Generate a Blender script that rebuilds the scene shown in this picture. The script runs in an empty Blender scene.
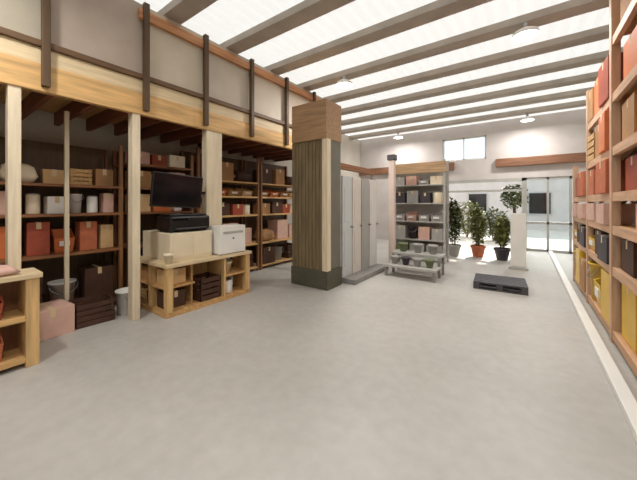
import bpy, bmesh, math, random
from mathutils import Vector, Matrix
random.seed(7)
S = bpy.context.scene
C = S.collection
R = math.radians

# ------------------------------------------------------------------ camera
cd = bpy.data.cameras.new('camera'); cam = bpy.data.objects.new('camera', cd); C.objects.link(cam)
cd.sensor_width = 36.0
cd.lens = 290.0 / 637.0 * 36.0
cd.shift_y = -37.0 / 637.0
cd.clip_start = 0.05
cam.location = (0, 0, 1.6)
cam.rotation_euler = (R(90), 0, R(35.5))
S.camera = cam
# ------------------------------------------------------------------ world, sun, exposure
W = bpy.data.worlds.new('sky'); S.world = W; W.use_nodes = True
bg = W.node_tree.nodes['Background']
bg.inputs[0].default_value = (0.88, 0.94, 1.0, 1)
bg.inputs[1].default_value = 1.35
sd = bpy.data.lights.new('sun', 'SUN'); sd.energy = 6.0; sd.angle = R(2); sd.color = (1, .95, .86)
so = bpy.data.objects.new('sun', sd); C.objects.link(so)
so.rotation_euler = Vector((-0.12, -1.0, -0.66)).to_track_quat('-Z', 'Y').to_euler()
S.view_settings.view_transform = 'Standard'
S.view_settings.look = 'None'
S.view_settings.gamma = 1
S.view_settings.use_curve_mapping = False
S.view_settings.exposure = 0.17
LAMP_POWER = 46.0

# ------------------------------------------------------------------ materials
def lin(c):
    return tuple(((v/255)/12.92 if v/255 <= .04045 else ((v/255+.055)/1.055)**2.4) for v in c)
MATS = {}
def mat(name, rgb, rough=.6, kind='plain', var=.18, scale=8.0, metal=0.0, bump=0.0, stretch=(1, 1, 1), emit=0, trans=0):
    if name in MATS: return MATS[name]
    m = bpy.data.materials.new(name); m.use_nodes = True
    nt = m.node_tree; n = nt.nodes; l = nt.links
    b = n['Principled BSDF']
    c = lin(rgb)
    b.inputs['Roughness'].default_value = rough
    b.inputs['Metallic'].default_value = metal
    b.inputs['Base Color'].default_value = (*c, 1)
    if trans:
        b.inputs['Transmission Weight'].default_value = trans
    if emit:
        b.inputs['Emission Color'].default_value = (*c, 1); b.inputs['Emission Strength'].default_value = emit
    if kind != 'plain':
        tc = n.new('ShaderNodeTexCoord'); mp = n.new('ShaderNodeMapping')
        l.new(tc.outputs['Object'], mp.inputs['Vector'])
        mp.inputs['Scale'].default_value = stretch
        tx = n.new('ShaderNodeTexNoise'); tx.inputs['Scale'].default_value = scale
        tx.inputs['Detail'].default_value = 6
        l.new(mp.outputs[0], tx.inputs['Vector'])
        rp = n.new('ShaderNodeValToRGB')
        rp.color_ramp.elements[0].position = .3; rp.color_ramp.elements[1].position = .72
        rp.color_ramp.elements[0].color = (*[v*(1-var) for v in c], 1)
        rp.color_ramp.elements[1].color = (*[min(1, v*(1+var)) for v in c], 1)
        l.new(tx.outputs['Fac'], rp.inputs['Fac'])
        l.new(rp.outputs['Color'], b.inputs['Base Color'])
        if bump:
            bp = n.new('ShaderNodeBump'); bp.inputs['Strength'].default_value = bump; bp.inputs['Distance'].default_value = .01
            l.new(tx.outputs['Fac'], bp.inputs['Height']); l.new(bp.outputs[0], b.inputs['Normal'])
    MATS[name] = m
    return m
def wood(name, rgb, ax=2, var=.25, rough=.55):
    st = [14, 14, 14]; st[ax] = 1.2
    return mat(name, rgb, rough, 'noise', var, 1.6, bump=.15, stretch=tuple(st))

M_pineY = wood('pine_along_aisle', (212, 170, 112), 1)
M_pineZ = wood('pine_upright', (210, 172, 118), 2)
M_pineX = wood('pine_across', (202, 158, 102), 0)
M_paleZ = wood('pale_post_wood', (226, 210, 182), 2, .12)
M_paleY = wood('pale_board', (216, 194, 156), 1, .15)
M_brownX = wood('brown_joist', (122, 70, 48), 0)
M_brownY = wood('brown_shelf', (140, 92, 56), 1)
M_brownZ = wood('brown_upright', (134, 92, 58), 2)
M_darkH = wood('header_brown', (132, 92, 68), 0)
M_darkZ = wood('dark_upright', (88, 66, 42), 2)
M_darkY = wood('dark_rail', (104, 76, 50), 1)
M_orange = wood('orange_brown_beam', (196, 140, 96), 1)
M_rackY = wood('rack_beam', (206, 164, 130), 1, .18)
M_rackZ = wood('rack_upright', (200, 164, 134), 2, .18)
M_olive = wood('olive_board', (122, 106, 78), 2, .3)
M_cream = mat('cream_paint', (228, 214, 186), .5, 'noise', .05, 3)
M_white = mat('white_paint', (236, 234, 228), .5, 'noise', .04, 3)
M_ceil = mat('ceiling_white', (240, 238, 234), .7, 'noise', .03, 1.5)
M_beam = mat('ceiling_beam_grey', (176, 166, 154), .65, 'noise', .12, 3)
M_wall = mat('wall_plaster', (200, 192, 180), .8, 'noise', .08, 2.2)
M_wallg = mat('far_wall_plaster', (206, 198, 194), .8, 'noise', .06, 2.2)
M_grey = mat('grey_paint', (178, 176, 170), .5, 'noise', .08, 4)
M_mid = mat('mid_grey', (138, 136, 132), .6, 'noise', .15, 5)
M_dgrey = mat('dark_grey', (76, 74, 78), .55, 'noise', .2, 6)
M_black = mat('black_plastic', (14, 14, 16), .35, 'noise', .2, 20)
M_screen = mat('dark_screen', (8, 10, 18), .12)
M_metal = mat('brushed_steel', (170, 170, 170), .35, 'noise', .1, 20, metal=.8)
M_glass = mat('window_glass', (235, 245, 248), .03, trans=1.0)
M_glow = mat('lamp_diffuser', (255, 248, 232), .4, emit=14)
M_leaf = mat('leaf_green', (124, 126, 70), .5, 'noise', .4, 9)
M_leaf2 = mat('leaf_dark_green', (86, 92, 50), .5, 'noise', .4, 9)
M_trunk = mat('bark', (92, 70, 48), .9, 'noise', .3, 9)
M_soil = mat('soil', (58, 44, 34), .95, 'noise', .3, 30)
M_tape = mat('parcel_tape', (214, 190, 150), .3)
M_terra = mat('terracotta', (190, 108, 74), .8, 'noise', .14, 9)
COL = {
 'brown': mat('cardboard_brown', (176, 132, 88), .8, 'noise', .12, 6),
 'tan': mat('cardboard_tan', (208, 170, 122), .8, 'noise', .1, 6),
 'rust red': mat('rust_red', (158, 72, 48), .6, 'noise', .14, 6),
 'orange': mat('orange_card', (210, 116, 62), .6, 'noise', .12, 6),
 'cream': mat('cream_card', (232, 216, 188), .6, 'noise', .06, 6),
 'pink': mat('pinkish_card', (212, 172, 156), .6, 'noise', .08, 6),
 'white': mat('white_card', (236, 232, 226), .5, 'noise', .04, 6),
 'dark brown': mat('dark_brown', (76, 48, 32), .7, 'noise', .2, 6),
 'charcoal': mat('charcoal', (62, 56, 62), .55, 'noise', .2, 6),
 'grey': mat('grey_card', (164, 162, 158), .6, 'noise', .1, 6),
 'yellow': mat('yellow_plastic', (222, 180, 58), .4, 'noise', .08, 6),
 'terracotta': M_terra,
 'green': mat('dull_green', (112, 122, 86), .6, 'noise', .14, 6),
}

# ------------------------------------------------------------------ helpers
class MB:
    def __init__(s): s.bm = bmesh.new()
    def box(s, a, b, bev=0.0, mtx=None):
        """axis-aligned box from corner a to corner b"""
        g = bmesh.ops.create_cube(s.bm, size=1)['verts']
        c = [(a[i]+b[i])/2 for i in range(3)]; d = [abs(b[i]-a[i]) for i in range(3)]
        for v in g: v.co = Vector((c[0]+v.co.x*d[0], c[1]+v.co.y*d[1], c[2]+v.co.z*d[2]))
        if mtx is not None: bmesh.ops.transform(s.bm, matrix=mtx, verts=g)
        if bev:
            es = list({e for v in g for e in v.link_edges})
            bmesh.ops.bevel(s.bm, geom=es, offset=bev, segments=2, affect='EDGES', profile=.6)
        return s
    def bar(s, p, q, w, h, bev=0):
        p, q = Vector(p), Vector(q); d = q-p
        rot = d.to_track_quat('X', 'Z').to_matrix().to_4x4()
        return s.box((0, -w/2, -h/2), (d.length, w/2, h/2), bev, Matrix.Translation(p) @ rot)
    def lathe(s, prof, n=20, c=(0, 0, 0), cap=True):
        rings = []
        for r, z in prof:
            rings.append([s.bm.verts.new((c[0]+r*math.cos(2*math.pi*k/n), c[1]+r*math.sin(2*math.pi*k/n), c[2]+z)) for k in range(n)])
        for a, b in zip(rings, rings[1:]):
            for k in range(n):
                f = s.bm.faces.new((a[k], a[(k+1) % n], b[(k+1) % n], b[k])); f.smooth = True
        if cap:
            s.bm.faces.new(list(reversed(rings[0]))); s.bm.faces.new(rings[-1])
        return s
    def tube(s, pts, r, n=8):
        pts = [Vector(p) for p in pts]; rings = []
        for i, p in enumerate(pts):
            d = (pts[min(i+1, len(pts)-1)]-pts[max(i-1, 0)]).normalized()
            u = d.orthogonal().normalized() if i == 0 else (u - d*u.dot(d)).normalized()
            w = d.cross(u)
            rings.append([s.bm.verts.new(p+r*(u*math.cos(2*math.pi*k/n)+w*math.sin(2*math.pi*k/n))) for k in range(n)])
        for a, b in zip(rings, rings[1:]):
            for k in range(n):
                f = s.bm.faces.new((a[k], a[(k+1) % n], b[(k+1) % n], b[k])); f.smooth = True
        s.bm.faces.new(list(reversed(rings[0]))); s.bm.faces.new(rings[-1])
        return s
    def mesh(s, name, m):
        bmesh.ops.recalc_face_normals(s.bm, faces=s.bm.faces)
        me = bpy.data.meshes.new(name); s.bm.to_mesh(me); s.bm.free(); me.materials.append(m)
        return me
    def build(s, name, m, parent=None):
        return link(name, s.mesh(name, m), parent)
def link(name, me, parent=None):
    o = bpy.data.objects.new(name, me); C.objects.link(o)
    if parent: o.parent = parent
    return o
def tag(o, label, cat, group=None):
    o['label'] = label; o['category'] = cat
    if group: o['group'] = group
    return o
def thing(name, label, cat, loc=(0, 0, 0), rz=0, group=None):
    o = bpy.data.objects.new(name, None); C.objects.link(o)
    o.location = loc; o.rotation_euler = (0, 0, rz); o.empty_display_size = .1
    return tag(o, label, cat, group)
def struct(o): o['kind'] = 'structure'; return o
def sbox(name, a, b, m, bev=0): return struct(MB().box(a, b, bev).build(name, m))

# ------------------------------------------------------------------ setting
XL, XR, YB, YF, ZC = -6.2, 2.2, -4.0, 12.0, 4.5
# floor: pale polished concrete
mf = bpy.data.materials.new('polished_concrete'); mf.use_nodes = True
nt = mf.node_tree; n = nt.nodes; l = nt.links; b = n['Principled BSDF']
tc = n.new('ShaderNodeTexCoord')
t1 = n.new('ShaderNodeTexNoise'); t1.inputs['Scale'].default_value = .7; t1.inputs['Detail'].default_value = 8
t2 = n.new('ShaderNodeTexNoise'); t2.inputs['Scale'].default_value = 9; t2.inputs['Detail'].default_value = 8
l.new(tc.outputs['Object'], t1.inputs['Vector']); l.new(tc.outputs['Object'], t2.inputs['Vector'])
mx = n.new('ShaderNodeMix'); mx.data_type = 'FLOAT'; mx.inputs[0].default_value = .35
l.new(t1.outputs['Fac'], mx.inputs[2]); l.new(t2.outputs['Fac'], mx.inputs[3])
rp = n.new('ShaderNodeValToRGB')
rp.color_ramp.elements[0].position = .3; rp.color_ramp.elements[1].position = .7
rp.color_ramp.elements[0].color = (*lin((170, 166, 159)), 1); rp.color_ramp.elements[1].color = (*lin((197, 193, 187)), 1)
l.new(mx.outputs[0], rp.inputs['Fac']); l.new(rp.outputs['Color'], b.inputs['Base Color'])
b.inputs['Roughness'].default_value = .45
sbox('floor', (XL, YB, -.15), (XR, YF+.3, 0), mf)
mc = bpy.data.materials.new('translucent_roof_sheet'); mc.use_nodes = True
nt = mc.node_tree; n = nt.nodes; l = nt.links
tl = n.new('ShaderNodeBsdfTranslucent'); tl.inputs[0].default_value = (.61, .605, .59, 1)
df = n.new('ShaderNodeBsdfDiffuse'); df.inputs[0].default_value = (.9, .9, .88, 1)
ms = n.new('ShaderNodeMixShader'); ms.inputs[0].default_value = .45
l.new(tl.outputs[0], ms.inputs[1]); l.new(df.outputs[0], ms.inputs[2]); l.new(ms.outputs[0], n['Material Output'].inputs[0])
cs = MB()                                   # corrugated translucent sheeting laid over the beams
nx = 168; prev = None
for i in range(nx+1):
    x = XL+(XR-XL)*i/nx; z = ZC+.012+.012*math.cos(i*math.pi/2)
    cur = [cs.bm.verts.new((x, YB, z)), cs.bm.verts.new((x, YF+.2, z))]
    if prev: cs.bm.faces.new((prev[0], prev[1], cur[1], cur[0]))
    prev = cur
struct(cs.build('ceiling', mc))
sbox('wall_back', (XL, YB-.15, 0), (XR, YB, ZC), M_wall)
sbox('wall_left', (XL-.15, YB, 0), (XL, YF+.2, ZC), M_wall)
sbox('wall_right', (XR, YB, 0), (XR+.15, YF+.2, ZC), M_wall)
wf = MB()
OX0, OX1, OZ = -2.75, -.02, 2.45            # entrance opening
WX0, WX1, WZ0, WZ1 = -2.62, -1.15, 3.2, 4.05  # high window
wf.box((XL, YF, 0), (OX0, YF+.2, OZ)); wf.box((1.75, YF, 0), (XR, YF+.2, OZ))
wf.box((XL, YF, OZ), (XR, YF+.2, WZ0)); wf.box((XL, YF, WZ0), (WX0, YF+.2, WZ1)); wf.box((WX1, YF, WZ0), (XR, YF+.2, WZ1))
wf.box((XL, YF, WZ1), (XR, YF+.2, ZC))
struct(wf.build('wall_far', M_wallg))
# high window in the far wall
w1 = MB()
for a, c in (((WX0, WZ0), (WX1, WZ0+.05)), ((WX0, WZ1-.05), (WX1, WZ1)), ((WX0, WZ0), (WX0+.05, WZ1)), ((WX1-.05, WZ0), (WX1, WZ1)), (((WX0+WX1)/2-.02, WZ0), ((WX0+WX1)/2+.02, WZ1))):
    w1.box((a[0], YF+.04, a[1]), (c[0], YF+.1, c[1]))
w1 = struct(w1.build('window_1', M_white))
MB().box((WX0+.05, YF+.065, WZ0+.05), (WX1-.05, YF+.075, WZ1-.05)).build('pane', M_glass, w1)
# glazed panel right of the entrance
w2 = MB()
for x in (-.02, .57, 1.13, 1.69): w2.box((x, YF+.02, 0), (x+.06, YF+.14, OZ))
for z in (0, .9, 2.37): w2.box((-.02, YF+.02, z), (1.75, YF+.14, z+.08))
w2 = struct(w2.build('window_2', M_grey))
MB().box((.04, YF+.07, .08), (1.69, YF+.08, 2.37)).build('pane', M_glass, w2)
# entrance frame with a transom
d1 = MB()
d1.box((OX0, YF-.02, 0), (OX0+.1, YF+.2, OZ)); d1.box((OX0, YF-.02, OZ-.1), (OX1, YF+.2, OZ)); d1.box((OX1-.08, YF-.02, 0), (OX1, YF+.2, OZ)); d1.box((OX0, YF, 2.0), (OX1, YF+.16, 2.07))
d1 = struct(d1.build('door_1', M_grey))
# ceiling beams across the aisle
k = 1
y = -3.2
while y < 11.8:
    sbox('trim_%d' % k, (XL, y-.14, ZC-.12), (XR, y+.14, ZC), M_beam, .008); k += 1; y += 1.1
# brown timber header along the far wall and pale kerb at the foot of the right rack
sbox('trim_%d' % k, (XL, YF-.14, 2.86), (OX0+.55, YF, 3.14), M_darkH, .01); k += 1
sbox('trim_%d' % k, (-.85, YF-.14, 2.86), (XR, YF, 3.14), M_darkH, .01); k += 1
sbox('trim_%d' % k, (.6, YB, 0), (.7, 11.9, .07), M_white, .008); k += 1

# ------------------------------------------------------------------ outside
sbox('trim_%d' % k, (-14, YF+.3, -.2), (10, 30, -.02), mat('pale_paving', (214, 208, 196), .8, 'noise', .1, 3)); k += 1
def leaves(n, cx, cy, cz, rx, ry, rz, size, rnd):
    s = MB()
    for i in range(n):
        while True:
            p = Vector((rnd.uniform(-1, 1), rnd.uniform(-1, 1), rnd.uniform(-1, 1)))
            if .25 < p.length < 1: break
        p = Vector((cx+p.x*rx, cy+p.y*ry, cz+p.z*rz))
        L = size*rnd.uniform(.7, 1.3); w = L*.32
        m = Matrix.Translation(p) @ Matrix.Rotation(rnd.uniform(0, 6.28), 4, 'Z') @ Matrix.Rotation(rnd.uniform(-1.0, .8), 4, 'Y')
        vs = [s.bm.verts.new(m @ Vector(c)) for c in ((0, 0, 0), (L*.45, w, .0), (L, 0, -L*.12), (L*.45, -w, 0), (L*.5, 0, -w*.4))]
        s.bm.faces.new((vs[0], vs[4], vs[1])); s.bm.faces.new((vs[1], vs[4], vs[2])); s.bm.faces.new((vs[2], vs[4], vs[3])); s.bm.faces.new((vs[3], vs[4], vs[0]))
    return s
rnd = random.Random(3)
def shrub(x, y, r, h, label, m):
    t = thing('shrub', label, 'shrub', (x, y, -.02), 0, 'shrubs outside the entrance')
    st = MB()
    for k in range(5):
        a = k*1.26; st.tube([(0.03*math.cos(a), .03*math.sin(a), 0), (r*.3*math.cos(a), r*.3*math.sin(a), h*.45), (r*.5*math.cos(a), r*.5*math.sin(a), h*.75)], .018, 6)
    st.build('stem', M_trunk, t)
    leaves(700, 0, 0, h*.55, r, r, h*.46, .16, rnd).build('foliage', m, t)
shrub(-4.0, 15.2, .8, 2.3, 'tall dark green shrub outside the left edge of the entrance', M_leaf2)
shrub(-2.3, 15.6, .8, 1.7, 'mid green bushy shrub outside, seen through the middle of the entrance', M_leaf)
shrub(-1.1, 14.6, .6, 1.4, 'low green shrub outside, nearest the entrance sill', M_leaf2)
t = thing('building', 'pale pinkish grey building wall across the yard, seen through the entrance', 'building', (-2, 22, -.02))
MB().box((-9, 0, 0), (9, .4, 3.3)).build('wall', mat('outdoor_render', (206, 198, 192), .85, 'noise', .07, 2), t)
for xx in (-4.5, -1.2, 2.1):
    q = MB().box((xx, -.06, .9), (xx+1.2, 0, 2.3), .01).build('window_frame', M_grey, t)
    MB().box((xx+.08, -.07, .98), (xx+1.12, -.06, 2.22)).build('pane', M_screen, q)
MB().box((-9.1, -.15, 3.3), (9.1, .45, 3.42), .01).build('coping', M_grey, t)
t = thing('tree', 'small dark green tree seen outside beyond right of the entrance, above the white board', 'tree', (-.45, 17, -.02))
MB().tube([(0, 0, 0), (.05, 0, .8), (0, .05, 1.5)], .07, 8).build('trunk', M_trunk, t)
leaves(700, 0, 0, 1.95, .55, .5, .6, .18, rnd).build('crown', M_leaf2, t)

# ------------------------------------------------------------------ mezzanine on the left
XF = -4.3
t = thing('mezzanine', 'timber mezzanine platform with pale edge beam, posts and dark rail along left side', 'mezzanine', (0, 0, 0))
MB().box((XF-.09, -2.2, 2.82), (XF, 6.5, 3.12), .008).build('edge_beam', M_pineY, t)
MB().box((XF-.05, -2.2, 3.12), (XF-.01, 6.5, 3.3), .004).build('kick_board', M_paleY, t)
MB().box((XL, -2.2, 3.05), (XF-.09, 6.5, 3.09)).build('deck', M_pineX, t)
y = -2.0
while y < 6.4:
    MB().box((XL+.01, y-.03, 2.85), (XF-.09, y+.03, 3.05)).build('joist', M_brownX, t); y += .42
MB().box((XF-.07, -2.2, 3.3), (XF+.03, 6.5, 3.37), .01).build('handrail', M_darkY, t)
MB().box((XF-.08, 1.8, 4.14), (XF+.02, 6.5, 4.27), .008).build('top_plate', M_orange, t)
for y in (-.25, .85, 1.88, 2.8, 3.78, 4.78, 5.8):
    MB().box((XF, y-.035, 2.87), (XF+.07, y+.035, ZC-.15), .006).build('upright', M_darkZ, t)
for y, y2, c in ((-2.2, -.25, (176, 164, 144)), (-.25, .85, (178, 168, 150)), (.85, 1.88, (180, 164, 150)), (1.88, 2.8, (204, 192, 172)), (2.8, 3.78, (196, 184, 168)), (3.78, 4.78, (200, 188, 172)), (4.78, 6.4, (184, 168, 150))):
    MB().box((XF-.06, y, 3.37), (XF-.04, y2, ZC-.14)).build('infill_panel', mat('infill_%d_%d_%d' % c, c, .7, 'noise', .06, 3), t)
for y, w in ((-.5, .1), (.62, .1), (1.78, .1), (3.0, .3), (5.3, .1)):
    MB().box((XF-.16, y-w/2, .752 if y == 3.0 else 0), (XF-.02, y+w/2, 2.85), .008).build('post', M_paleZ, t)
MB().box((-5.12, 1.2, 0), (-5.07, 1.25, 2.85), .006).build('inner_post', M_paleZ, t)

# ------------------------------------------------------------------ goods
CACHE = {}
def part_mesh(key, fn, m):
    if key not in CACHE:
        CACHE[key] = fn().mesh(key[0], m)
    return CACHE[key]
def parts(kind, col, w, d, h):
    """list of (part name, mesh); base at z=0, centred, front towards +X, width along Y"""
    m = COL[col]; K = (kind, col, round(w, 2), round(d, 2), round(h, 2))
    def pm(name, fn, mm): return (name, part_mesh((name,)+K, fn, mm))
    if kind == 'carton':
        return [pm('body', lambda: MB().box((-d/2, -w/2, 0), (d/2, w/2, h), .006), m),
                pm('tape', lambda: MB().box((-d/2-.0015, -.025, h-.09), (d/2+.0015, .025, h+.0015)), M_tape)]
    if kind == 'tin':
        r = w/2
        return [pm('body', lambda: MB().lathe([(r*.97, 0), (r, .01), (r, h*.92), (r*.96, h*.94)], 20), m),
                pm('lid', lambda: MB().lathe([(r*.9, h*.94), (r*.92, h), (r*.5, h*.985)], 20), M_metal)]
    if kind == 'pot':
        r = w/2
        return [pm('body', lambda: MB().lathe([(r*.6, 0), (r*.86, h*.78), (r, h*.78), (r, h), (r*.9, h), (r*.8, h*.7), (r*.5, h*.1)], 20), m)]
    if kind == 'crate':
        def f():
            s = MB(); n = 4
            for i in range(n):
                z = h*(i+.1)/n; zz = z+h/n*.75
                s.box((-d/2, -w/2, z), (-d/2+.012, w/2, zz)); s.box((d/2-.012, -w/2, z), (d/2, w/2, zz))
                s.box((-d/2, -w/2, z), (d/2, -w/2+.012, zz)); s.box((-d/2, w/2-.012, z), (d/2, w/2, zz))
            for sx in (-1, 1):
                for sy in (-1, 1):
                    x = sx*(d/2-.026); y = sy*(w/2-.026); s.box((x-.016, y-.016, 0), (x+.016, y+.016, h))
            s.box((-d/2, -w/2, 0), (d/2, w/2, .012)); return s
        return [pm('slat_box', f, M_pineX if col == 'tan' else m)]
    if kind == 'bin':
        def f():
            s = MB(); b = s.bm; t_ = .012
            def ring(x0, x1, y0, y1, zb, zf):
                return [b.verts.new(p) for p in ((x1, y0, zf), (x1, y1, zf), (x0, y1, zb), (x0, y0, zb))]
            a0 = ring(-d/2+.02, d/2-.04, -w/2+.015, w/2-.015, 0, 0); a1 = ring(-d/2, d/2, -w/2, w/2, h, h*.62)
            i1 = ring(-d/2+t_, d/2-t_, -w/2+t_, w/2-t_, h, h*.62); i0 = ring(-d/2+.03, d/2-.05, -w/2+.025, w/2-.025, .02, .02)
            for A, B in ((a0, a1), (a1, i1), (i1, i0)):
                for q in range(4): b.faces.new((A[q], A[(q+1) % 4], B[(q+1) % 4], B[q]))
            b.faces.new(a0); b.faces.new(i0); return s
        return [pm('tray', f, m),
                pm('label_holder', lambda: MB().box((d/2-.02, -w*.25, h*.28), (d/2+.004, w*.25, h*.5)), COL['white'])]
    if kind == 'sack':
        def f():
            s = MB(); N = 10
            g = bmesh.ops.create_grid(s.bm, x_segments=N, y_segments=N, size=1)['verts']
            bot = [v for v in g]
            top = {}
            for v in bot:
                x, y = v.co.x, v.co.y; e = (1-x**6)*(1-y**6)
                top[v] = (x, y, e)
            vs = {}
            for v in bot:
                x, y, e = top[v]; v.co = Vector((x*d/2, y*w/2, h*.35-h*.35*e**.6))
                vs[v] = s.bm.verts.new((x*d/2, y*w/2, h*.35+h*.65*e**.6*(1+.06*math.sin(5*x+3*y))/1.06))
            for fc in list(s.bm.faces):
                nf = s.bm.faces.new([vs[v] for v in reversed(fc.verts)]); nf.smooth = True; fc.smooth = True
            bmesh.ops.remove_doubles(s.bm, verts=s.bm.verts, dist=.001)
            return s
        return [pm('bag', f, m), pm('seam', lambda: MB().box((-d*.02, -w*.47, h*.345), (d*.02, w*.47, h*.355)), M_tape)]
    if kind == 'bucket':
        r = w/2
        return [pm('body', lambda: MB().lathe([(r*.78, 0), (r*.95, h), (r, h), (r, h*.93), (r*.9, h*.95), (r*.72, .02)], 20), m),
                pm('handle', lambda: MB().tube([(r*1.0*math.sin(a)*.5+r*.55, r*math.cos(a), h*.92-abs(math.sin(a))*h*.35) for a in [i*math.pi/10 for i in range(11)]], .005, 6), M_metal)]
    if kind == 'roll':
        r = h/2
        def f():
            s = MB(); s.lathe([(r, -w/2), (r, w/2)], 22)
            bmesh.ops.transform(s.bm, matrix=Matrix.Translation((0, 0, r)) @ Matrix.Rotation(R(90), 4, 'X'), verts=s.bm.verts); return s
        def g():
            s = MB(); s.lathe([(r*.3, -w/2-.004), (r*.3, w/2+.004)], 14)
            bmesh.ops.transform(s.bm, matrix=Matrix.Translation((0, 0, r)) @ Matrix.Rotation(R(90), 4, 'X'), verts=s.bm.verts); return s
        return [pm('sheet_roll', f, m), pm('core', g, COL['tan'])]
    if kind == 'books':
        return [pm('block', lambda: MB().box((-d/2, -w/2, 0), (d/2, w/2, h), .003), m)]
PHR = {'carton': ('carton', 'closed carton', 'box'), 'tin': ('paint_tin', 'tin with metal lid', 'tin'), 'pot': ('plant_pot', 'flared plant pot', 'pot'),
       'crate': ('slatted_crate', 'slatted crate', 'crate'), 'bin': ('storage_bin', 'open fronted storage bin', 'bin'), 'sack': ('filled_sack', 'plump filled sack', 'sack'),
       'bucket': ('bucket', 'bucket with wire handle', 'bucket'), 'roll': ('sheet_roll', 'thick roll', 'roll')}
ORD = ['first', 'second', 'third', 'fourth', 'fifth', 'sixth', 'seventh', 'eighth', 'ninth', 'tenth', 'eleventh', 'twelfth', 'thirteenth', 'fourteenth', 'fifteenth', 'sixteenth', 'seventeenth', 'eighteenth']
def good(kind, col, w, d, h, loc, rz, label, group=None):
    nm, ph, cat = PHR[kind]
    ps = parts(kind, col, w, d, h)
    if len(ps) == 1:
        o = link(nm, ps[0][1]); o.location = loc; o.rotation_euler = (0, 0, rz)
        return tag(o, label, cat, group)
    t = thing(nm, label, cat, loc, rz, group)
    for pn, me in ps: link(pn, me, t)
    return t
def row(items, x, y0, y1, z, rz, where, group, side, order=1, dmax=.46, axis='y', jit=.02, hmax=9):
    """items in a row; 'order' = 1 numbers along the growing coordinate"""
    n_ = len(items); q_ = sum(i[2] for i in items)+.05*n_
    if q_ > y1-y0: items = [(a, b_, w*(y1-y0-.05*n_)/sum(i[2] for i in items), h) for a, b_, w, h in items]
    tot = sum(i[2] for i in items); gap = ((y1-y0)-tot)/n_
    p = y0+gap/2
    for q, (kind, col, w, h) in enumerate(items):
        c = p+w/2; p += w+gap
        h = min(h, hmax)
        d = w if kind in ('tin', 'pot', 'bucket') else (h if kind == 'roll' else min(dmax, max(.2, w*.9)))
        j = q if order == 1 else n_-1-q
        lab = '%s %s on %s, %s from %s' % (col, PHR[kind][1], where, ORD[j], side)
        loc = (x+random.uniform(-jit, jit), c, z+.0015) if axis == 'y' else (c, x+random.uniform(-jit, jit), z+.0015)
        good(kind, col, w, d, h, loc, rz+random.uniform(-.04, .04), lab, group)

def shelving(name, label, x0, x1, y0, y1, top, levels, mu, ms, back=None):
    t = thing(name, label, 'shelving', ((x0+x1)/2, (y0+y1)/2, 0))
    cx, cy = (x0+x1)/2, (y0+y1)/2
    def B(a, b, bev=.004): return MB().box((a[0]-cx, a[1]-cy, a[2]), (b[0]-cx, b[1]-cy, b[2]), bev)
    for x in (x0, x1-.05):
        for y in (y0, y1-.05): B((x, y, 0), (x+.05, y+.05, top)).build('upright', mu, t)
    for z in levels:
        B((x0+.05, y0+.005, z-.035), (x1-.003, y1-.005, z)).build('shelf', ms, t)
    if back: B((x0-.012, y0, .05), (x0-.001, y1, top)).build('back_panel', back, t)
    return t
SX0, SX1 = -5.78, -5.15
shelving('shelving_unit', 'dark brown wooden shelving filled with goods in the first left bay', SX0, SX1, .05, 1.93, 2.5, (.12, .9, 1.45, 1.86), M_brownZ, M_brownY, M_darkZ)
shelving('shelving_unit', 'brown wooden shelving behind the sales counter and wall screen', SX0, SX1, 2.0, 3.12, 2.5, (.12, .9, 1.45, 1.86, 2.25), M_brownZ, M_brownY, M_darkZ)
shelving('shelving_unit', 'brown wooden shelving right of the counter with five bright edged shelves', SX0, SX1, 3.2, 4.8, 2.68, (.1, .65, 1.33, 1.75, 2.08), M_brownZ, M_pineY, M_darkZ)
shelving('shelving_unit', 'brown wooden shelving immediately left of the olive boarded tower', SX0, SX1, 4.85, 6.45, 2.68, (.1, .65, 1.33, 1.75, 2.08), M_brownZ, M_pineY, M_darkZ)
GX = SX1-.26
g1 = 'goods in the first left bay'
row([('sack', 'cream', .46, .26), ('carton', 'tan', .3, .2), ('crate', 'tan', .34, .24), ('carton', 'brown', .3, .26)], GX, .6, 1.88, 1.86, 0, 'top shelf of first left bay', g1, 'left')
row([('carton', 'pink', .3, .3), ('tin', 'cream', .22, .28), ('carton', 'white', .3, .24), ('bucket', 'white', .24, .28), ('tin', 'white', .2, .26), ('carton', 'pink', .2, .3)], GX, .6, 1.88, 1.45, 0, 'second shelf of first left bay', g1, 'left')
row([('carton', 'orange', .26, .4), ('carton', 'rust red', .3, .44), ('bin', 'orange', .3, .32), ('carton', 'terracotta', .28, .42), ('carton', 'tan', .22, .36)], GX, .6, 1.88, .9, 0, 'third shelf of first left bay', g1, 'left')
row([('crate', 'dark brown', .38, .5), ('bucket', 'white', .32, .36), ('carton', 'dark brown', .36, .5)], GX, .6, 1.88, .12, 0, 'lowest shelf of first left bay', g1, 'left')
g2 = 'goods behind the counter'
row([('carton', 'pink', .3, .22), ('carton', 'rust red', .26, .2), ('carton', 'cream', .3, .23)], GX, 2.07, 3.05, 2.25, 0, 'top shelf behind the counter', g2, 'left')
row([('carton', 'brown', .3, .28), ('tin', 'cream', .22, .26), ('carton', 'pink', .3, .3)], GX, 2.07, 3.05, 1.86, 0, 'second shelf behind the counter', g2, 'left')
row([('carton', 'tan', .3, .3), ('carton', 'orange', .3, .3), ('tin', 'white', .22, .28)], GX, 2.07, 3.05, 1.45, 0, 'third shelf behind the counter', g2, 'left')
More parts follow.
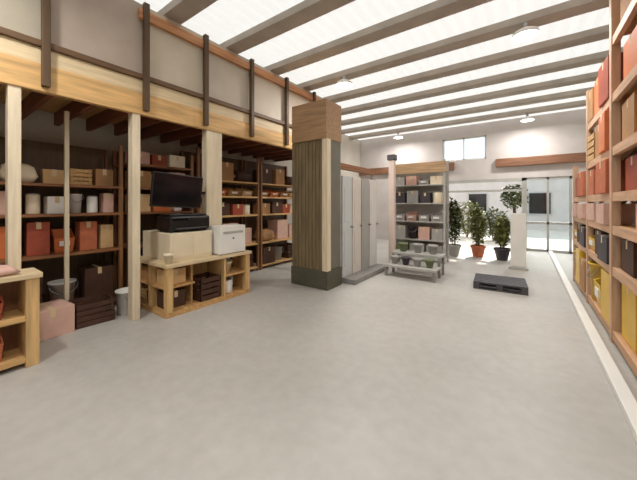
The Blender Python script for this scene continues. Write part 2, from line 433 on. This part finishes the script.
for nm, a, b_ in (('shelving right of counter', 3.27, 4.73), ('shelving beside the tower', 4.92, 6.38)):
    g = 'goods on the ' + nm
    row([('carton', 'dark brown', .36, .36), ('carton', 'brown', .34, .4), ('roll', 'dark brown', .4, .26)], GX, a, b_, 2.08, 0, 'top shelf of ' + nm, g, 'left')
    row([('bin', 'brown', .3, .2), ('bin', 'orange', .3, .2), ('bin', 'brown', .3, .2), ('bin', 'tan', .3, .2)], GX, a, b_, 1.75, 0, 'second shelf of ' + nm, g, 'left')
    row([('carton', 'brown', .32, .26), ('carton', 'dark brown', .34, .28), ('carton', 'rust red', .3, .24), ('tin', 'cream', .2, .24)], GX, a, b_, 1.33, 0, 'third shelf of ' + nm, g, 'left')
    row([('sack', 'brown', .42, .3), ('carton', 'pink', .4, .5), ('carton', 'pink', .32, .36)], GX, a, b_, .65, 0, 'fourth shelf of ' + nm, g, 'left')
    row([('carton', 'dark brown', .42, .4), ('bucket', 'grey', .3, .34), ('crate', 'dark brown', .42, .36)], GX, a, b_, .1, 0, 'lowest shelf of ' + nm, g, 'left')
# floor clutter in front of the first left bay
good('carton', 'pink', .42, .4, .34, (-4.75, .95, .001), .1, 'pinkish carton on the floor in front of the first left bay', 'floor goods in the left bay')
good('crate', 'dark brown', .42, .4, .3, (-4.8, 1.42, .001), -.05, 'dark brown slatted crate on the floor beside the pinkish carton', 'floor goods in the left bay')
good('bucket', 'white', .3, .3, .34, (-4.72, 1.82, .001), .4, 'white bucket on the floor just left of the sales counter', 'floor goods in the left bay')
# ------------------------------------------------------------------ foreground cubby bench (left edge)
t = thing('cubby_bench', 'low pale wooden cubby bench with two openings at left foreground', 'bench', (-4.2, .1, 0))
X1, X0, Y0, Y1 = .26, -.1, -.85, .64
MB().box((X0, Y0, .86), (X1+.02, Y1+.02, .91), .006).build('top', M_paleY, t)
for y in (Y0, -.3, Y1-.1): MB().box((X0, y, 0), (X1, y+.1, .86), .006).build('side_panel', M_pineZ, t)
for a, c in ((Y0+.1, -.3), (-.2, Y1-.1)):
    for z in (.1, .5): MB().box((X0+.012, a, z-.05), (X1-.004, c, z), .003).build('shelf', M_pineY, t)
    MB().box((X0, a, .0), (X0+.011, c, .86)).build('back_panel', M_brownZ, t)
good('bin', 'rust red', .46, .3, .26, (-4.13, .27, .501), 0, 'rust red open bin in the upper opening of the foreground bench', 'bins in the cubby bench')
good('bin', 'terracotta', .46, .3, .3, (-4.13, .27, .101), 0, 'terracotta coloured open bin in the lower opening of the foreground bench', 'bins in the cubby bench')
good('sack', 'pink', .5, .34, .09, (-4.1, .35, .911), .1, 'flat pinkish sack lying on top of the foreground bench', None)

# ------------------------------------------------------------------ sales counter
t = thing('sales_counter', 'pale timber sales counter with open cubbies and cream upper cabinet', 'counter', (-4.5, 2.75, 0))
x0, x1, y0, y1 = -.53, .5, -.72, .75
def cb(a, b, nm, m, bev=.004): return MB().box(a, b, bev).build(nm, m, t)
cb((x0, y0, 0), (x1-.02, y1, .07), 'plinth', M_pineX)
cb((x0-.02, y0-.03, .7), (x1+.03, y1+.02, .75), 'worktop', M_paleY, .008)
for x, y in ((x0, y0), (x1-.09, y0), (x1-.09, y1-.09), (x0, y1-.09)):
    cb((x, y, .07), (x+.09, y+.09, .7), 'corner_post', M_pineZ)
cb((-.06, y0+.005, .07), (-.01, -.25, .7), 'divider', M_pineZ)
cb((x0+.09, -.25, .07), (x1-.2, -.22, .7), 'inner_panel', M_pineX)
cb((x0+.02, -.22, .07), (x0+.04, y1-.09, .7), 'back_panel', M_pineZ)
cb((x1-.45, y1-.02, .07), (x1-.09, y1, .7), 'end_panel', M_pineZ)
cb((x1-.5, .22, .07), (x1-.02, .26, .7), 'divider', M_pineZ)
cb((x0+.09, y0+.01, .38), (-.06, -.25, .41), 'shelf', M_pineX)
cb((-.01, y0+.01, .38), (x1-.09, -.25, .41), 'shelf', M_pineX)
cb((x1-.5, .26, .38), (x1-.02, y1-.02, .41), 'shelf', M_pineX)
cab = cb((-.5, -.6, .75), (.36, .08, 1.16), 'upper_cabinet', M_cream, .012)
MB().box((.36, -.56, .8), (.368, -.28, 1.12), .003).build('door', M_cream, cab)
MB().box((.36, -.25, .8), (.368, .05, 1.12), .003).build('door', M_cream, cab)
gc = 'goods in the counter cubbies'
for kind, col, w, d, h, p, lab in (
    ('carton', 'brown', .3, .26, .2, (-4.82, 2.25, .411), 'brown carton in the upper left cubby of the counter end'),
    ('carton', 'tan', .3, .26, .22, (-4.3, 2.25, .411), 'tan carton in the upper right cubby of the counter end'),
    ('crate', 'tan', .36, .3, .22, (-4.82, 2.25, .071), 'pale slatted crate in the lower left cubby of the counter end'),
    ('carton', 'dark brown', .3, .26, .24, (-4.3, 2.25, .071), 'dark brown carton in the lower right cubby of the counter end'),
    ('crate', 'dark brown', .36, .36, .36, (-4.25, 2.76, .071), 'dark brown crate in the wide opening of the counter front'),
    ('pot', 'cream', .2, .2, .2, (-4.2, 3.15, .411), 'cream pot on the upper shelf of the counter front'),
    ('tin', 'white', .2, .2, .22, (-4.2, 3.15, .071), 'white tin on the floor of the right counter cubby')):
    good(kind, col, w, d, h, p, 0, lab, gc)
good('pot', 'cream', .13, .13, .14, (-4.05, 2.075, .751), 0, 'small cream pot on the near corner of the counter', None)
# black printer on the cream cabinet
t = thing('printer', 'black desktop printer on the cream counter cabinet', 'printer', (-4.4, 2.5, 1.162))
MB().box((-.2, -.33, .02), (.2, .33, .24), .03).build('housing', M_black, t)
MB().box((-.16, -.3, .24), (.14, .3, .27), .01).build('scanner_lid', M_black, t)
MB().box((.19, -.24, .05), (.27, .24, .065), .004).build('paper_tray', M_dgrey, t)
MB().box((.198, -.3, .17), (.206, -.05, .215), .002).build('control_panel', M_screen, t)
for y in (-.28, .28):
    for x in (-.15, .15): MB().lathe([(.02, 0), (.02, .022)], 10, (x, y, 0)).build('foot', M_dgrey, t)
# white computer tower at the far end of the counter
t = thing('computer_tower', 'white boxy computer tower standing on right end of the counter', 'computer', (-4.13, 3.14, .751))
MB().box((-.16, -.26, .01), (.13, .26, .47), .015).build('case', M_white, t)
MB().box((.13, -.2, .34), (.136, .2, .38), .002).build('disc_drive', M_grey, t)
MB().lathe([(.016, 0), (.016, .006)], 12, (0, 0, 0)).build('power_button', M_dgrey, t).matrix_local = Matrix.Translation((.13, 0, .26)) @ Matrix.Rotation(R(90), 4, 'Y')
for x in (-.12, .1):
    for y in (-.22, .22): MB().box((x-.015, y-.015, 0), (x+.015, y+.015, .012)).build('foot', M_dgrey, t)
# wall screen on an arm
t = thing('wall_screen', 'large black flat screen on an arm above the sales counter', 'screen', (-4.24, 2.33, 1.78))
MB().box((-.05, -.385, -.25), (0, .385, .25), .012).build('casing', M_black, t)
MB().box((0, -.365, -.225), (.004, .365, .235)).build('display', M_screen, t)
MB().bar((-.05, 0, 0), (-.16, .3, 0), .05, .05).bar((-.16, .3, 0), (-.14, .52, 0), .05, .05).build('bracket_arm', M_black, t)
t.rotation_euler = (R(-3), R(4), 0)

# ------------------------------------------------------------------ boarded tower
t = thing('display_tower', 'tall olive boarded tower with pale corner post and brown timber head', 'tower', (-3.4, 4.5, 0))
s = MB()
xx = -.38
while xx < .3:
    s.box((xx, -.1, .35), (xx+.075, -.075, 2.78), .004); xx += .083
s.box((-.38, -.075, .35), (.36, -.06, 2.78)); s.build('board_panel', M_olive, t)
MB().box((-.4, -.115, 0), (.47, .4, .35), .01).build('plinth', mat('tower_plinth', (84, 82, 66), .7, 'noise', .15, 6), t)
MB().box((.36, -.13, .35), (.48, -.01, 2.78), .006).build('corner_post', M_paleZ, t)
MB().box((-.42, -.06, .35), (-.36, .4, 2.78), .004).build('side_panel', M_olive, t)
MB().box((.38, .0, .35), (.44, .4, 2.78), .004).build('side_panel', mat('tower_side_olive_grey', (112, 110, 98), .6, 'noise', .1, 4), t)  # right side panel, mid-dark olive grey
MB().box((-.36, -.14, 2.78), (.46, .4, 3.5), .01).build('head_box', wood('tower_head', (166, 132, 98), 0), t)

# ------------------------------------------------------------------ pale door samples in a rack
t = thing('door_rack', 'grey floor rack with dark top rail holding pale upright panels', 'rack', (-2.95, 5.85, 0))
MB().box((-.25, -.85, 0), (.25, .85, .1), .006).build('base', M_mid, t)
for y in (-.85, .8): MB().box((-.2, y, .1), (-.14, y+.05, 2.3), .004).build('upright', M_grey, t)
MB().box((-.2, -.85, 2.3), (-.1, .85, 2.42), .006).build('top_rail', M_brownY, t)
MB().box((-.2, -.8, 1.2), (-.14, .8, 1.25)).build('mid_rail', M_grey, t)
for i, (c, nm) in enumerate((((196, 200, 200), 'bluish grey'), ((214, 206, 198), 'off white'), ((170, 168, 164), 'mid grey'), ((222, 220, 216), 'white'))):
    m = mat('panel_'+nm, c, .5, 'noise', .05, 3)
    q = thing('door_sample', nm+' upright door panel, '+ORD[i]+' from left in the sample rack', 'door panel', (-2.98, 5.2+i*.42, .101), 0, 'door panels in the sample rack')
    MB().box((-.04, -.19, 0), (0, .19, 2.05), .004).build('leaf', m, q)
    for z in (.2, 1.1): MB().box((0, -.12, z), (.008, .12, z+.72), .003).build('raised_panel', m, q)
    MB().lathe([(.016, 0), (.016, .04), (.024, .045), (.024, .06)], 10).build('knob', M_metal, q).matrix_local = Matrix.Translation((0, .15, 1.0)) @ Matrix.Rotation(R(90), 4, 'Y')
# slim pinkish pillar
t = thing('pillar', 'slim pinkish square pillar between the door rack and grey shelving', 'pillar', (-2.8, 7.2, 0))
MB().box((-.07, -.07, .06), (.07, .07, 2.7), .006).build('shaft', mat('pinkish_paint', (226, 206, 194), .6, 'noise', .05, 4), t)
MB().box((-.11, -.11, 0), (.11, .11, .06), .006).build('base', M_grey, t)
MB().box((-.1, -.1, 2.7), (.1, .1, 2.84), .01).build('cap', M_dgrey, t)

# ------------------------------------------------------------------ grey shelving facing the camera
t = thing('display_shelving', 'grey display shelving with tan header board near the entrance', 'shelving', (-2.45, 8.3, 0))
for x in (-.75, .7):
    for y in (-.22, .18): MB().box((x, y, 0), (x+.05, y+.04, 2.75), .004).build('upright', M_grey, t)
for z in (.12, .6, 1.1, 1.6, 2.1): MB().box((-.7, -.22, z-.03), (.7, .2, z), .003).build('shelf', M_grey, t)
MB().box((-.75, .2, .1), (.75, .215, 2.7)).build('back_panel', M_grey, t)
MB().box((-.78, -.26, 2.42), (.78, -.225, 2.7), .005).build('header_board', wood('header_tan', (190, 156, 118), 0), t)
g = 'goods on the grey display shelving'
rows_ = [(2.1, 'top', [('carton', 'grey', .3, .24), ('carton', 'pink', .3, .26), ('bin', 'grey', .28, .2), ('carton', 'cream', .3, .22)]),
         (1.6, 'second', [('carton', 'charcoal', .3, .3), ('carton', 'grey', .3, .34), ('carton', 'charcoal', .26, .28), ('tin', 'cream', .24, .3)]),
         (1.1, 'third', [('bin', 'grey', .3, .26), ('bin', 'pink', .3, .26), ('bin', 'grey', .3, .26), ('bin', 'grey', .3, .26)]),
         (.6, 'fourth', [('carton', 'grey', .34, .36), ('bucket', 'charcoal', .28, .32), ('carton', 'pink', .32, .34), ('carton', 'grey', .28, .3)]),
         (.12, 'lowest', [('sack', 'green', .4, .3), ('carton', 'grey', .4, .36), ('crate', 'grey', .4, .34)])]
for z, nm, it in rows_:
    row(it, 8.28, -3.12, -1.78, z, R(-90), nm+' shelf of grey display shelving', g, 'left', dmax=.32, axis='x', jit=.01)

# ------------------------------------------------------------------ stepped stand with pots, dark pallet, white board, plants
t = thing('stepped_stand', 'low grey two step display stand on the floor before the grey shelving', 'stand', (-1.95, 6.5, 0))
MB().box((-.6, -.45, .2), (.5, -.02, .25), .005).build('lower_step', M_grey, t)
MB().box((-.6, 0, .42), (.5, .4, .47), .005).build('upper_step', M_grey, t)
for x in (-.58, .43):
    MB().box((x, -.44, 0), (x+.05, -.39, .2)).build('leg', M_mid, t); MB().box((x, .0, 0), (x+.05, .05, .42)).build('leg', M_mid, t); MB().box((x, .34, 0), (x+.05, .39, .42)).build('leg', M_mid, t)
g = 'pots on the stepped stand'
row([('pot', 'grey', .2, .17), ('pot', 'charcoal', .2, .17), ('pot', 'grey', .2, .17), ('pot', 'green', .2, .17)], 6.27, -2.5, -1.5, .25, 0, 'lower step of stepped stand', g, 'left', axis='x', jit=.01)
row([('pot', 'green', .22, .2), ('pot', 'grey', .22, .2), ('pot', 'grey', .22, .2)], 6.7, -2.5, -1.5, .47, 0, 'upper step of stepped stand', g, 'left', axis='x', jit=.01)
t = thing('pallet', 'dark grey slatted pallet lying flat on the floor near the entrance', 'pallet', (-.4, 6.5, 0), R(4))
for i in range(6): MB().box((-.42, -.36+i*.125, .115), (.42, -.36+i*.125+.1, .14), .003).build('deck_board', M_dgrey, t)
for x in (-.42, -.05, .32):
    MB().box((x, -.36, .02), (x+.1, .365, .115), .003).build('bearer', M_dgrey, t)
for y in (-.36, -.05, .265): MB().box((-.42, y, 0), (.42, y+.1, .02)).build('bottom_board', M_dgrey, t)
t = thing('display_board', 'white upright display board on a foot at right of the entrance', 'board', (-.14, 8.6, 0))
MB().box((-.2, -.18, 0), (.2, .18, .05), .008).build('foot', M_grey, t)
MB().box((-.16, -.025, .05), (.16, .025, 1.35), .008).build('panel', M_white, t)
rnd = random.Random(11)
def plant(x, y, r, h, label, m, pc):
    t = thing('potted_plant', label, 'plant', (x, y, 0), 0, 'potted plants at the entrance')
    MB().lathe([(.13, 0), (.19, .28), (.21, .28), (.21, .34), (.19, .34), (.18, .3)], 20, cap=False).build('pot', COL[pc], t)
    MB().lathe([(.0, .29), (.185, .3)], 20, cap=False).build('soil', M_soil, t)
    st = MB()
    for k in range(5):
        a = k*1.26+.3; st.tube([(.04*math.cos(a), .04*math.sin(a), .28), (r*.35*math.cos(a), r*.35*math.sin(a), h*.55), (r*.6*math.cos(a), r*.6*math.sin(a), h*.85)], .01, 6)
    st.build('stem', M_trunk, t)
    leaves(620, 0, 0, (h+.4)/2+.05, r, r, (h-.4)/2+.08, .13, rnd).build('foliage', m, t)
plant(-1.78, 9.6, .21, 1.6, 'tall bushy dark plant in grey pot, leftmost at the entrance', M_leaf2, 'grey')
plant(-1.15, 9.8, .21, 1.35, 'medium green plant in terracotta pot, second from left at entrance', M_leaf, 'terracotta')
plant(-.53, 9.6, .21, 1.1, 'short green plant in charcoal pot, third from left at entrance', M_leaf, 'charcoal')

# ------------------------------------------------------------------ right rack
RX0, RX1 = .8, 1.7
t = thing('storage_rack', 'tall orange brown storage rack full of goods along the right side', 'rack', (0, 0, 0))
YS = [3.2, 4.7, 6.3, 7.9]
TOPS = [4.2, 3.4, 2.35]
LV = [.14, .87, 1.34, 1.72, 2.24, 2.85, 3.5]
for iy, y in enumerate(YS):
    top = TOPS[max(0, iy-1)]
    for x in (RX0, RX1-.08):
        MB().box((x, y-.05, 0), (x+.08, y+.05, top), .006).build('upright', M_rackZ, t)
    s = MB()
    for a, b2 in zip((.3, 1.2, 2.1), (1.2, 2.1, 3.0)):
        if b2 < top: s.bar((RX0+.08, y, a), (RX1-.08, y, b2), .03, .05)
    s.build('brace', M_rackZ, t)
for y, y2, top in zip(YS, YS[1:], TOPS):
    MB().box((RX1-.015, y+.05, .1), (RX1-.001, y2-.05, top-.05)).build('back_panel', M_darkZ, t)  # added dark backing; its colour stands in for shade between the goods
    for z in LV:
        if z > top-.2: continue
        for x in (RX0+.01, RX1-.06): MB().box((x, y+.05, z-.1), (x+.05, y2-.05, z), .004).build('beam', M_rackY, t)
        MB().box((RX0+.06, y+.05, z-.02), (RX1-.06, y2-.05, z-.001)).build('deck', M_pineX, t)
LN = ['lowest', 'second', 'third', 'fourth', 'fifth', 'sixth', 'topmost']
pal = {0: [('bin', 'brown', .5, .46), ('sack', 'white', .52, .4), ('carton', 'brown', .5, .5), ('carton', 'yellow', .5, .6), ('bucket', 'yellow', .44, .52)],
       1: [('carton', 'charcoal', .56, .34), ('bin', 'charcoal', .5, .32), ('carton', 'charcoal', .54, .32), ('carton', 'dark brown', .5, .34), ('bin', 'yellow', .46, .3)],
       2: [('carton', 'cream', .52, .24), ('bin', 'charcoal', .5, .24), ('carton', 'pink', .54, .25), ('tin', 'white', .22, .24), ('carton', 'pink', .5, .25)],
       3: [('carton', 'rust red', .58, .4), ('carton', 'rust red', .52, .38), ('carton', 'terracotta', .56, .4), ('carton', 'rust red', .5, .36), ('carton', 'terracotta', .46, .38)],
       4: [('carton', 'brown', .56, .46), ('carton', 'dark brown', .54, .42), ('carton', 'orange', .54, .46), ('carton', 'brown', .5, .44), ('crate', 'tan', .5, .4)],
       5: [('carton', 'tan', .56, .46), ('carton', 'dark brown', .52, .5), ('carton', 'rust red', .54, .5), ('carton', 'orange', .52, .48), ('carton', 'brown', .48, .44)],
       6: [('carton', 'orange', .58, .55), ('carton', 'rust red', .54, .6), ('carton', 'orange', .56, .58), ('carton', 'brown', .5, .5), ('carton', 'tan', .46, .4)]}
BN = ['nearest', 'middle', 'farthest']
for bi, (y, y2) in enumerate(zip(YS, YS[1:])):
    for li, z in enumerate(LV):
        if z > TOPS[bi]-.2: continue
        it = list(pal[li])
        if li == 0 and bi == 1: it = [('carton', 'grey', .46, .5), ('carton', 'grey', .46, .5), ('carton', 'yellow', .46, .6), ('bin', 'yellow', .46, .56), ('bucket', 'yellow', .42, .56)]
        if li == 1 and bi == 1: it[4] = ('bin', 'yellow', .46, .32)
        if bi: it = [i_ for i_ in it[2:]+it[:2]][:3]
        else: it = [it[1], it[3]] if li == 0 else it[2:4]
        row(it, RX0+(.3 if bi == 0 else .2), y+.06, y2-.06, z, R(180), '%s level, %s right rack bay' % (LN[li], BN[bi]), 'goods on the right rack', 'right', order=1, dmax=.58)

# ------------------------------------------------------------------ ceiling lamps
LP = [(-3.2, 5.45), (0, 5.45), (-4.05, 11.05), (0.05, 11.05), (-3.2, -.15), (0, -.15)]  # last pair is out of view behind the camera, added to light the interior
LL = ['round white ceiling lamp nearest above the left aisle, by the tower', 'round white ceiling lamp nearest the top right of the ceiling', 'round white ceiling lamp far off above the grey shelving', 'round white ceiling lamp far off near the right rack']
for i, (x, y) in enumerate(LP):
    t = thing('ceiling_lamp', LL[i] if i < 4 else 'unseen round white ceiling lamp added behind the viewpoint', 'lamp', (x, y, ZC-.15), 0, 'ceiling lamps')
    MB().lathe([(.03, -.08), (.03, 0)], 12).build('stem', M_metal, t)
    MB().lathe([(.17, -.2), (.165, -.14), (.06, -.08), (.03, -.08)], 24, cap=False).build('lamp_shade', M_white, t)
    MB().lathe([(.0, -.215), (.1, -.205), (.16, -.19)], 24, cap=False).build('diffuser', M_glow, t)
    ld = bpy.data.lights.new('lamp_light', 'AREA'); ld.shape = 'DISK'; ld.size = .3; ld.energy = LAMP_POWER; ld.color = (1, .98, .95)
    lo = bpy.data.objects.new('lamp_light', ld); C.objects.link(lo); lo.parent = t; lo.location = (0, 0, -.23)
